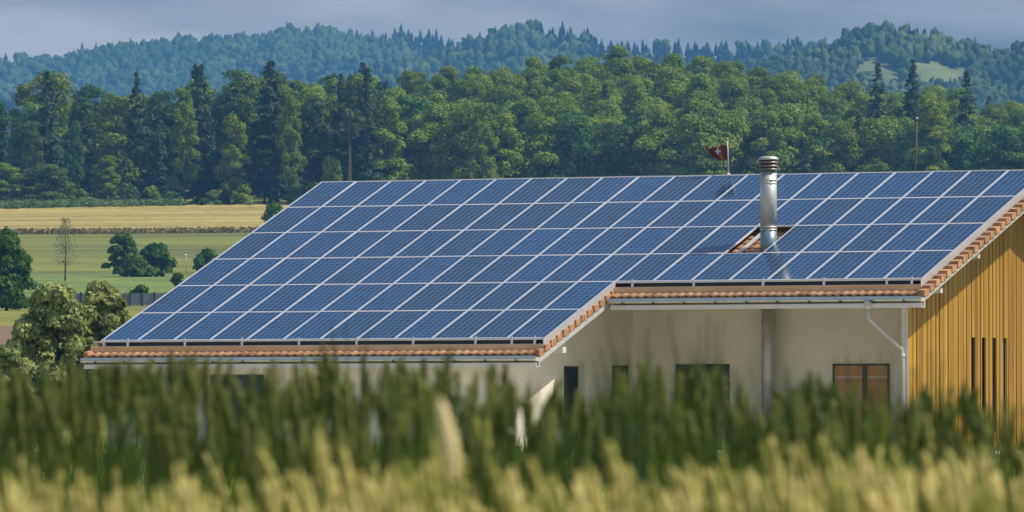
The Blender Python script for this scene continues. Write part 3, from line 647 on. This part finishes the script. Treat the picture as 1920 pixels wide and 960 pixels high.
# --- metal edging round the array
def edging(x0, x1, y):
    q = MB(); q.box((x0, y - .02, rz_(y, -.045)), (x1, y + .005, rz_(y, -.012))); q.build('mounting_rail', M['alu'], house)
    q = MB(); ye = y - .12
    q.box((x0, ye, rz_(y, -.150)), (x1, y + .3, rz_(y, -.142))); q.build('mounting_rail', M['alu'], house)
    q = MB(); q.box((x0, ye - .008, rz_(y, -.292)), (x1, ye - .002, rz_(y, -.152))); q.build('edge_sheet', M['reflect_sheet'], house)
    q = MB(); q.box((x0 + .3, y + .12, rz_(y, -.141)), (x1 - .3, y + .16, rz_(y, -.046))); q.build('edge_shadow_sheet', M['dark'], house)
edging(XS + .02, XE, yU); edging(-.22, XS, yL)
def brackets(pxs, py, y):
    for px in pxs:
        b = MB(); x = hitl(px, py, 1, y).x; b.box((x - .028, y - .045, rz_(y, -.141)), (x + .028, y - .022, rz_(y, -.046))); b.box((x - .016, y - .035, rz_(y, -.046)), (x + .016, y - .021, rz_(y, .05)))
        b.build('rail_clamp', M['alu'], house)
brackets((1187, 1302, 1432, 1546, 1664, 1711), 532, yU); brackets((196, 241, 348, 455, 562, 670, 776, 893, 961, 1004), 643, yL)
def plate(x, ya, yb, hgt, top=.004):
    q = MB(); q.prism([(x, ya, rz_(ya, top)), (x, yb, rz_(yb, top)), (x, yb, rz_(yb, top - hgt)), (x, ya, rz_(ya, top - hgt))], (.012, 0, 0)); q.build('edge_flashing', M['flash'], house)
plate(XE + .006, .02, yU - .125, .19); plate(XS + .006, yU - .01, yL - .125, .19)
q = MB(); q.prism([(-.02, .0, rz_(0, .004)), (-.02, yL - .02, rz_(yL - .02, .004)), (-.02, yL - .02, rz_(yL - .02, -.04)), (-.02, 0, rz_(0, -.04))], (.018, 0, 0)); q.build('edge_flashing', M['alu'], house)
q = MB(); q.box((-.02, .002, rz_(0, -.05)), (XE + .01, .03, rz_(0, .02))); q.build('ridge_flashing', M['alu'], house)
# --- solar panels, each a thing of its own
pw, phh = W - .006, H - .006; lip = .027
fr = MB(); T = .04
for a, b_ in (((0, 0, -T), (lip, phh, .004)), ((pw - lip, 0, -T), (pw, phh, .004)), ((lip, 0, -T), (pw - lip, lip * 1.1, .004)), ((lip, phh - lip * 1.1, -T), (pw - lip, phh, .004))): fr.box(a, b_)
frm = fr.mesh('frame'); frm.materials.append(M['alu'])
gm = bpy.data.meshes.new('glass'); gm.from_pydata([(lip - .001, lip, 0), (pw - lip + .001, lip, 0), (pw - lip + .001, phh - lip, 0), (lip - .001, phh - lip, 0), (lip - .001, lip, -.006), (pw - lip + .001, lip, -.006), (pw - lip + .001, phh - lip, -.006), (lip - .001, phh - lip, -.006)], [], [(0, 1, 2, 3), (7, 6, 5, 4), (0, 4, 5, 1), (1, 5, 6, 2), (2, 6, 7, 3), (3, 7, 4, 0)])
uvl = gm.uv_layers.new(name='UVMap'); uvs = [(-.06, -.1), (6.06, -.1), (6.06, 10.1), (-.06, 10.1)]
for i in range(len(uvl.data)): uvl.data[i].uv = uvs[i] if i < 4 else (.5, .5)
gm.materials.append(M['cells'])
RN = ['top row', 'second row from the top', 'third row from the top', 'fourth row from the top', 'row above the bottom row', 'bottom row']
ORD = ['first', 'second', 'third', 'fourth', 'fifth', 'sixth', 'seventh', 'eighth', 'ninth', 'tenth', 'eleventh', 'twelfth']
for j in range(6):
    nc = 20 if j < 4 else 12
    for i in range(nc):
        if (i, j) == (14, 2): continue
        y = -(j + 1) * H * cp; L = Matrix.Translation((i * W + .003, y + .003 * cp, rz_(y) + .003 * spn)) @ Matrix.Rotation(PH, 4, 'X')
        e = bpy.data.objects.new('solar_panel', None); COL.objects.link(e); e.empty_display_size = .2
        Wm = HM @ L; e.location = Wm.translation; e.rotation_euler = Wm.to_euler()
        e.rotation_euler.x += random.uniform(-.003, .003)
        if (i, j) == (13, 2): w = 'directly left of the chimney opening'
        elif (i, j) == (15, 2): w = 'directly right of the chimney opening'
        elif (i, j) == (14, 3): w = 'directly below the chimney opening'
        elif (i, j) == (14, 1): w = 'directly above the chimney opening'
        elif i == 0: w = 'at the left roof edge'
        elif i == nc - 1: w = 'at the right edge of the array'
        elif i < (nc + 1) // 2: w = '%s from the left edge' % ORD[i]
        else: w = '%s from the right edge' % ORD[nc - 1 - i]
        tag(e, 'solar panel in the %s, %s' % (RN[j], w), 'solar panel', 'solar panels covering the roof')
        link('frame', frm, None, e); link('glass', gm, None, e)
# opening trim under the missing panel
xa, xb = 14 * W, 15 * W; ya, yb = -2 * H * cp, -3 * H * cp
q = MB(); q.prism([(xa + .12, ya - .02, rz_(ya, -.13)), (xa + .12, yb + .02, rz_(yb, -.13)), (xa + .12, yb + .02, rz_(yb, -.175)), (xa + .12, ya - .02, rz_(ya, -.175))], (.10, 0, 0)); q.build('mounting_rail', M['alu'], house)
# --- chimney pipe standing through the opening, its lower length in the porch
cb = hit_roof(1441, 469, TO); cx, cy = cb.x, cb.y
def zpx(py): 
    return hitl(1441, py, 1, cy).z
r0 = 15.2 / F * 186.5
zt = zpx(322)
ch = MB(); ch.tube([(cx, cy, zpx(430)), (cx, cy, zt)], r0, 32); chim = ch.build('chimney', M['steel'], house); chim['label'] = 'shiny steel chimney pipe rising from the roof opening'
ch = MB(); ch.tube([(cx, cy, -.3), (cx, cy, rz_(cy, -.46))], r0 * .88, 24); ch.build('lower_pipe', M['steel'], chim)
ch = MB(); ch.tube([(cx, cy, rz_(cy, -.45)), (cx, cy, zpx(430))], r0 * .995, 32); ch.build('chimney_collar', M['steeld'], chim)
for py, dr in ((338, .010), (344, .006), (426, .010), (431, .006)):
    ch = MB(); z = zpx(py); ch.tube([(cx, cy, z - .018), (cx, cy, z + .018)], r0 + dr, 32); ch.build('pipe_band', M['steel'], chim)
ch = MB(); z = zpx(298); rr = 18.5 / F * 186.5
for py in (302, 308.5, 315):
    zz = zpx(py); ch.tube([(cx, cy, zz - .055), (cx, cy, zz - .035), (cx, cy, zz + .012)], [rr, rr, rr * .80], 32)
ch.tube([(cx, cy, zpx(326)), (cx, cy, zpx(300))], r0 * .80, 24); ch.build('louvre_rings', M['louvre'], chim)
ch = MB(); ch.tube([(cx, cy, zpx(300)), (cx, cy, zpx(297)), (cx, cy, zpx(293))], [rr, rr, rr * .65], 32); ch.build('chimney_cap', M['steel'], chim)
# --- windows
def window(px0, px1, pyt, axis, val, sgn, mull=None, inside='glassy', blind=None, hz=2.1):
    a = hitl(px0, pyt, axis, val); b_ = hitl(px1, pyt, axis, val); z1 = (a.z + b_.z) / 2; z0 = z1 - hz
    def bx(q, s0, s1, za, zb, d0, d1):
        if axis == 1: q.box((s0, val - d1, za), (s1, val - d0, zb))
        else: q.box((val + d0, s0, za), (val + d1, s1, zb))
    s0, s1 = (a.x, b_.x) if axis == 1 else (a.y, b_.y)
    q = MB(); ft = .045
    bx(q, s0, s0 + ft, z0, z1, .003, .035); bx(q, s1 - ft, s1, z0, z1, .003, .035); bx(q, s0 + ft, s1 - ft, z1 - ft, z1, .003, .035); bx(q, s0 + ft, s1 - ft, z0, z0 + ft, .003, .035)
    if mull: m = hitl(mull, pyt, axis, val)[0 if axis == 1 else 1]; bx(q, m - .055, m + .055, z0 + ft, z1 - ft, .003, .034)
    w = q.build('window', M['dark'], house)
    q = MB(); bx(q, s0 + ft, s1 - ft, z0 + ft, z1 - ft, .002, .008); q.build('pane', M[inside], w)
    if blind: zb = hitl(mull, blind, axis, val).z; q = MB(); bx(q, s0 + ft, s1 - ft, zb - .03, zb + .03, .010, .014); q.build('curtain_rail', M['cream'], w)
    return w
window(1562, 1668, 682, 1, yF, 1, 1622, 'room', 707)
window(1268, 1368, 683, 1, yF, 1, 1300)
window(1148, 1176, 685, 0, SXW, 1)
window(1057, 1082, 687, 0, SXW, 1)
window(395, 495, 703, 1, eL + .55, 1, 445)
q = MB(); a = hitl(385, 706, 1, eL + .55); q.box((a.x - .06, eL + .48, -.3), (a.x + .09, eL + .545, a.z + .15)); q.build('wall_post', M['white'], house)
# --- downpipe
p0 = hitl(1628, 574, 1, gU[0]); p1 = hitl(1629, 597, 1, gU[0]); p2 = hitl(1690, 654, 1, gy0 - .12); p3 = hitl(1692.5, 668, 1, gy0 - .12)
q = MB(); q.tube([(p0.x, gU[0], gU[1] - .05), (p0.x, gU[0], p0.z - .08)], [.12, .05], 12); q.tube([p0 - Vector((0, 0, .06)), p1, p1 + Vector((.03, 0, -.03)), p2, p3, Vector((p3.x, p3.y, -.3))], .045, 12)
dp = q.build('downpipe', M['barge'], house)
q = MB(); q.tube([p3 - Vector((0, 0, .02)), p3 + Vector((0, 0, .06))], .056, 12); q.build('pipe_clamp', M['white'], dp)

# ------------------------------------------------------------------ flag and pole behind the ridge
fp = hitl(1366, 326, 1, .14); fpw = HM @ Vector((fp.x, .14, ZR - .1))
fl = empty('flag', fpw); k = F / fpw.y
b = MB(); b.tube([(0, 0, -.1), (-.01, 0, .45), (-.03, 0, 67 / k + .1)], [.026, .02, .015], 8); b.tube([(-.03, 0, 67 / k + .1), (-.03, 0, 67 / k + .14)], [.035, .03], 8); b.build('flag_pole', M['pole'], fl)
b = MB(); b.tube([(0, 0, .0), (0, 0, .16)], [.10, .03], 10); b.build('pole_foot', M['white'], fl)
nxf, nzf = 18, 10; V = []; 
for i in range(nxf + 1):
    for j in range(nzf + 1):
        s = i / nxf; t = j / nzf
        w = (38 - 20 * t * t) / k * s; hh = (27 - 3 * s) / k
        V.append((-.035 - w, .05 * math.sin(s * 9) * s, 67 / k - .06 + (.03 * math.sin(s * 6.5) - .03 * s) * (1 - t * .4) - hh * t))
Qf = [(i * (nzf + 1) + j, i * (nzf + 1) + j + 1, (i + 1) * (nzf + 1) + j + 1, (i + 1) * (nzf + 1) + j) for i in range(nxf) for j in range(nzf)]
me = npmesh('flag_cloth', V, np.array(Qf), True); fo = link('flag_cloth', me, M['flag'], fl)
sm_ = fo.modifiers.new('th', 'SOLIDIFY'); sm_.thickness = .006
c0 = (-.035 - 17.5 / k, -.05, 67 / k - .04 - 11.5 / k); b = MB()
b.box((c0[0] - 1.6 / k, c0[1], c0[2] - 5.5 / k), (c0[0] + 1.6 / k, c0[1] + .1, c0[2] + 5.5 / k)); b.box((c0[0] - 5.5 / k, c0[1] + .002, c0[2] - 1.6 / k), (c0[0] + 5.5 / k, c0[1] + .098, c0[2] + 1.6 / k)); b.build('flag_cross', mat('flag_white', (.55, .55, .53), .8), fl)
tag(fl, 'small dark red flag with a white cross on a thin pole at the ridge', 'flag')
a = at(1716, 330, 206); t_ = at(1719, 224, 206); rp = empty('pole', (a.x, 206, 0)); b = MB(); b.tube([(0, 0, 0), (0, 0, a.z), (t_.x - a.x, 0, t_.z)], [.04, .024, .02], 8); b.build('pole_shaft', M['redpole'], rp)
b = MB(); b.tube([(t_.x - a.x, 0, t_.z), (t_.x - a.x, 0, t_.z + .06)], [.045, .03], 8); b.build('pole_tip', M['pole'], rp)
tag(rp, 'thin rust-red pole rising behind the right part of the ridge', 'pole')

q = MB(); q.box((-3, -20, -.2), (XE + 6, yF, .02)); tr_ = q.build('added_bounce_slab', mat('added_bounce_slab', (.62, .57, .46), .9, var=.12, vscale=1.5), None); tr_.matrix_world = HM; tag(tr_, kind='structure')  # unseen pale slab, added to bounce sunlight onto the porch wall
# ------------------------------------------------------------------ garden plants in front of the house
GP = [mk_broad('foliage', .9, .45, 10, 900, .09, 0, 'garden', .5, .5) if False else None]
M['garden'] = leafmat('garden_leaves', (.14, .26, .03), (.30, .42, .07), .2, 3)
for i, (px, yt, w, Y, lab) in enumerate(((1360, 690, 18, 180, 'tall pale green garden plant before the middle window'), (1334, 786, 26, 178, 'small bright plant left of the tall pale one'), (1655, 772, 44, 176, 'bright green plant under the window with brown curtain'), (1730, 776, 60, 176, 'bushy green plant at the foot of the timber gable'), (1530, 778, 30, 177, 'small green plant between the two right windows'))):
    p = at(px, yt, Y); e = empty('garden_plant', (p.x, Y, -.15)); h = p.z + .15; r = w / F * Y / 2
    me = mk_broad('foliage', h, r, 12, 1100, .07, .05, 'garden' if i else 'garden', .5, .5, 2.2 if i == 0 else .9); link('foliage', me, None, e)
    b = MB(); b.tube([(0, 0, 0), (0, 0, h * .9)], [.015, .008], 6); b.build('stem', M['spring'], e); tag(e, lab, 'plant')

# ------------------------------------------------------------------ foreground: grain and tall grass
def lathe_ear(L, r, n=7, rings=9):
    """bumpy spikelet ear, axis z"""
    V = []; Q = []
    for i in range(rings + 1):
        t = i / rings; rr = r * (math.sin(math.pi * (.08 + .88 * t)) ** .6) * (1 + .22 * (-1) ** i)
        for k in range(n): a = 6.283 * (k + .5 * (i % 2)) / n; V.append((rr * math.cos(a), rr * .75 * math.sin(a), L * t))
    for i in range(rings):
        for k in range(n): Q.append((i * n + k, i * n + (k + 1) % n, (i + 1) * n + (k + 1) % n, (i + 1) * n + k))
    return np.array(V), np.array(Q)
def blade_set(P, h, lean, az, w, seg=4, curve=.5):
    """bent ribbons from points P (ground) up to height h"""
    n = len(P); V = []; d = np.stack([np.cos(az), np.sin(az)], 1)
    pa = az + rng.uniform(0, 6.28, n); pd = np.stack([np.cos(pa), np.sin(pa)], 1)
    for i in range(seg + 1):
        t = i / seg; off = lean * (t ** (1 + curve * 2)); c = np.stack([P[:, 0] + d[:, 0] * off, P[:, 1] + d[:, 1] * off, P[:, 2] + h * t], 1)
        ww = (w * (1 - t * .85))[:, None] * .5
        for s in (-1, 1): q = c.copy(); q[:, :2] += pd * ww * s; V.append(q)
    V = np.stack(V, 1); m = 2 * (seg + 1); base = (np.arange(n) * m)[:, None]; Q = np.concatenate([base + np.array([[2 * i, 2 * i + 1, 2 * i + 3, 2 * i + 2]]) for i in range(seg)], 0)
    return V.reshape(-1, 3), Q
def ear_set(P, az, tilt, L, r, n=6, rings=7):
    E, EQ = lathe_ear(1.0, 1.0, n, rings); m = len(P)
    ca, sa = np.cos(az), np.sin(az); ct, st = np.cos(tilt), np.sin(tilt)
    x = E[None, :, 0] * r[:, None]; y = E[None, :, 1] * r[:, None]; z = E[None, :, 2] * L[:, None]
    z = z; x2 = x * ct[:, None] + z * st[:, None]; z2 = -x * st[:, None] + z * ct[:, None]
    X = x2 * ca[:, None] - y * sa[:, None]; Yv = x2 * sa[:, None] + y * ca[:, None]
    V = np.stack([X + P[:, None, 0], Yv + P[:, None, 1], z2 + P[:, None, 2]], 2).reshape(-1, 3)
    return V, (EQ[None] + (np.arange(m) * len(E))[:, None, None]).reshape(-1, 4)
M['ear'] = leafmat('grain_ears', (.30, .33, .05), (.92, .74, .28), 0, 9, .25)
M['stalk'] = leafmat('grain_stalks', (.05, .12, .008), (.20, .28, .02), 0, 6, .4)
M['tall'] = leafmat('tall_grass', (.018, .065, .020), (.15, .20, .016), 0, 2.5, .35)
M['seed'] = leafmat('grass_heads', (.07, .11, .018), (.24, .25, .05), 0, 3.5, .3)
def gz(Y): return np.interp(Y, TY, TZ)
# near grain: ears just under eye height, standing in loose tufts
def tufts(n, Y0, Y1, per, spread, wx):
    m = n // per; Yc = rng.uniform(Y0, Y1, m); Xc = rng.uniform(-1, 1, m) * (wx + .075 * Yc); k = np.repeat(np.arange(m), per)
    return Xc[k] + rng.normal(0, spread, m * per), Yc[k] + rng.normal(0, spread * 2, m * per), k
X, Y, k = tufts(900, 9.2, 13.5, 3, .032, .5); n = len(X); m_ = k.max() + 1
topy = (912 + 16 * np.sin(X * 9) + 14 * np.sin(X * 31 + 1) - 22 * np.clip((X - .1) * 3, 0, 1)) + rng.normal(0, 40, m_)[k] + rng.normal(0, 16, n) - (Y - 11) * 5
ztop = CZ + (807 - topy) / F * Y; L = rng.uniform(.08, .115, n)
az = rng.normal(math.pi, .9, n); tilt = np.abs(rng.normal(.20, .14, n)); P = np.stack([X, Y, ztop - L], 1)
ears = ear_set(P, az, tilt, L, rng.uniform(.0055, .0095, n)); tag(link('grain_ears', npmesh('grain_ears', *ears, True), M['ear']), 'pale yellow grain ears in soft focus along the bottom of the view', 'grain', kind='stuff')
st_ = blade_set(np.stack([X, Y, ztop - L - .6], 1), np.full(n, .60), np.zeros(n), az, np.full(n, .005), 2); lf = blade_set(np.stack([X, Y, ztop - .5], 1), rng.uniform(.25, .44, n), rng.uniform(.03, .12, n), rng.uniform(0, 6.28, n), rng.uniform(.010, .018, n), 5, .6)
lf2 = blade_set(np.stack([X + .02, Y + .02, ztop - .45], 1), rng.uniform(.2, .40, n), rng.uniform(.03, .12, n), rng.uniform(0, 6.28, n), rng.uniform(.010, .018, n), 5, .6)
tag(link('grain_stalks', npmesh('grain_stalks', *join([st_, lf, lf2])), M['stalk']), 'green stalks and leaves of the nearest grain', 'grain', kind='stuff')
# darker tall grass and grain behind, again in tufts of uneven height
TX = [-300, 0, 150, 300, 500, 700, 900, 1000, 1060, 1130, 1200, 1260, 1330, 1420, 1500, 1560, 1640, 1700, 1760, 1850, 1920, 2200]
TT = [715, 712, 690, 674, 684, 678, 690, 700, 722, 738, 672, 705, 676, 742, 718, 705, 755, 742, 712, 748, 738, 745]
X, Y, k = tufts(3600, 11.5, 17, 4, .045, .7); n = len(X); m_ = k.max() + 1; px = 960 + F * X / Y
dep = np.clip((Y - 11.5) / 4, 0, 1)
topy = np.interp(px, TX, TT) * dep + 850 * (1 - dep) + rng.gamma(1.5, 22, m_)[k] + rng.normal(0, 10, n)
hz = CZ + (807 - topy) / F * Y
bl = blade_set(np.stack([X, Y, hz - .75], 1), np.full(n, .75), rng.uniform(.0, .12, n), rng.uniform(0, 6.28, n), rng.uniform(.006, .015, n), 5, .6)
tg_ = rng.uniform(0, 1, m_)[k]; hd = (tg_ < .5) & (Y > 13 + 1 * np.sin(X * 5)); Lh = rng.uniform(.08, .13, hd.sum()); hh = ear_set(np.stack([X[hd], Y[hd], hz[hd] - Lh * .8], 1), rng.uniform(0, 6.28, hd.sum()), np.abs(rng.normal(.15, .15, hd.sum())), Lh, rng.uniform(.007, .012, hd.sum()))
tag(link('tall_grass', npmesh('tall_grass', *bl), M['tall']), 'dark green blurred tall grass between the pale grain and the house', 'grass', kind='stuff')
tag(link('grass_heads', npmesh('grass_heads', *hh, True), M['seed']), 'brownish seed heads over the dark tall grass', 'grass', kind='stuff')
# a few single tall stems that stand over the wall
tall = [(1212, 606, 22), (1322, 588, 24), (1185, 640, 20), (1305, 655, 26), (1585, 640, 24), (1500, 668, 22), (770, 672, 20), (668, 600, 30), (1240, 665, 18), (1745, 648, 24), (1668, 655, 22), (1080, 668, 22), (1640, 690, 20), (1420, 690, 22), (265, 672, 21), (540, 668, 24)]
bx_ = []; ex_ = []
for px, py, Y in tall:
    Y = Y * .68; p = at(px, py, Y); m = 12; xs_ = p.x + rng.normal(0, .012, m); ys_ = Y + rng.normal(0, .03, m); zt_ = p.z - np.abs(rng.normal(0, .06, m)); zt_[0] = p.z
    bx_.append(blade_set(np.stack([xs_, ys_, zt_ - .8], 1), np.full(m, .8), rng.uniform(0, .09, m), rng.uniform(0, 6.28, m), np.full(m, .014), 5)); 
    ex_.append(ear_set(np.stack([xs_[:3], ys_[:3], zt_[:3] - .11], 1), rng.uniform(0, 6.28, 3), np.full(3, .1), np.full(3, .12), np.full(3, .011)))
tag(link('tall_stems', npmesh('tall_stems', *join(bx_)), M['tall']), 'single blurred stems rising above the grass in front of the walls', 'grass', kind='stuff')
# the one pale ear that stands out
p = at(850, 900, 9.6); q_ = at(824, 746, 9.6); we = empty('grain_ear', p)
E, EQ = lathe_ear(1, 1, 10, 14); t = E[:, 2]; Lr = (q_ - p); V = np.stack([E[:, 0] * .0105 + Lr.x * (t * .55 + .45 * t * t), E[:, 1] * .0105, t * Lr.z], 1)
link('ear', npmesh('ear', V, EQ, True), mat('pale_ear', (.93, .72, .36), .8, var=.1, vscale=60), we)
b = MB(); b.tube([(0.01, 0, -.8), (0.004, 0, -.3), (0, 0, .005)], [.003, .0025, .002], 6); b.build('stalk', M['stalk'], we)
tag(we, 'single tall pale straw-coloured grain ear standing out over the dark grass', 'grain ear')
# meadow grass between the field and the house
n = 16000; Y = rng.uniform(34, 176, n); X = rng.uniform(-1, 1, n) * (2 + .085 * Y); bl = blade_set(np.stack([X, Y, gz(Y) - .05], 1), rng.uniform(.2, .5, n), rng.uniform(.02, .15, n), rng.uniform(0, 6.28, n), rng.uniform(.02, .05, n), 2)
tag(link('meadow_grass', npmesh('meadow_grass', *bl), M['stalk']), 'low green grass between the tall grass and the house', 'grass', kind='stuff')

# ------------------------------------------------------------------ haze
b = MB(); b.box((-3000, -55, -22), (3000, 9400, 430)); hz_ = bpy.data.materials.new('haze'); hz_.use_nodes = True
n = hz_.node_tree.nodes; n.remove(n['Principled BSDF']); v = n.new('ShaderNodeVolumePrincipled'); v.inputs['Color'].default_value = (.20, .55, 1.0, 1); v.inputs['Density'].default_value = .000095
hz_.node_tree.links.new(v.outputs[0], n['Material Output'].inputs['Volume'])
tag(b.build('haze', hz_), kind='stuff')

# two look-alikes of one description are told apart by their order from the left
dd = {}
for o in S.objects:
    if o.parent is None and 'label' in o and 'group' in o: dd.setdefault(o['label'], []).append(o)
for lab, l_ in dd.items():
    if len(l_) < 2: continue
    l_.sort(key=lambda o: o.location.x / max(o.location.y, 1))
    nm = {2: ['left-hand', 'right-hand'], 3: ['leftmost', 'middle', 'rightmost'], 4: ['leftmost', 'second', 'third', 'rightmost']}.get(len(l_))
    if nm:
        for o, q_ in zip(l_, nm): o['label'] = q_ + ' ' + lab
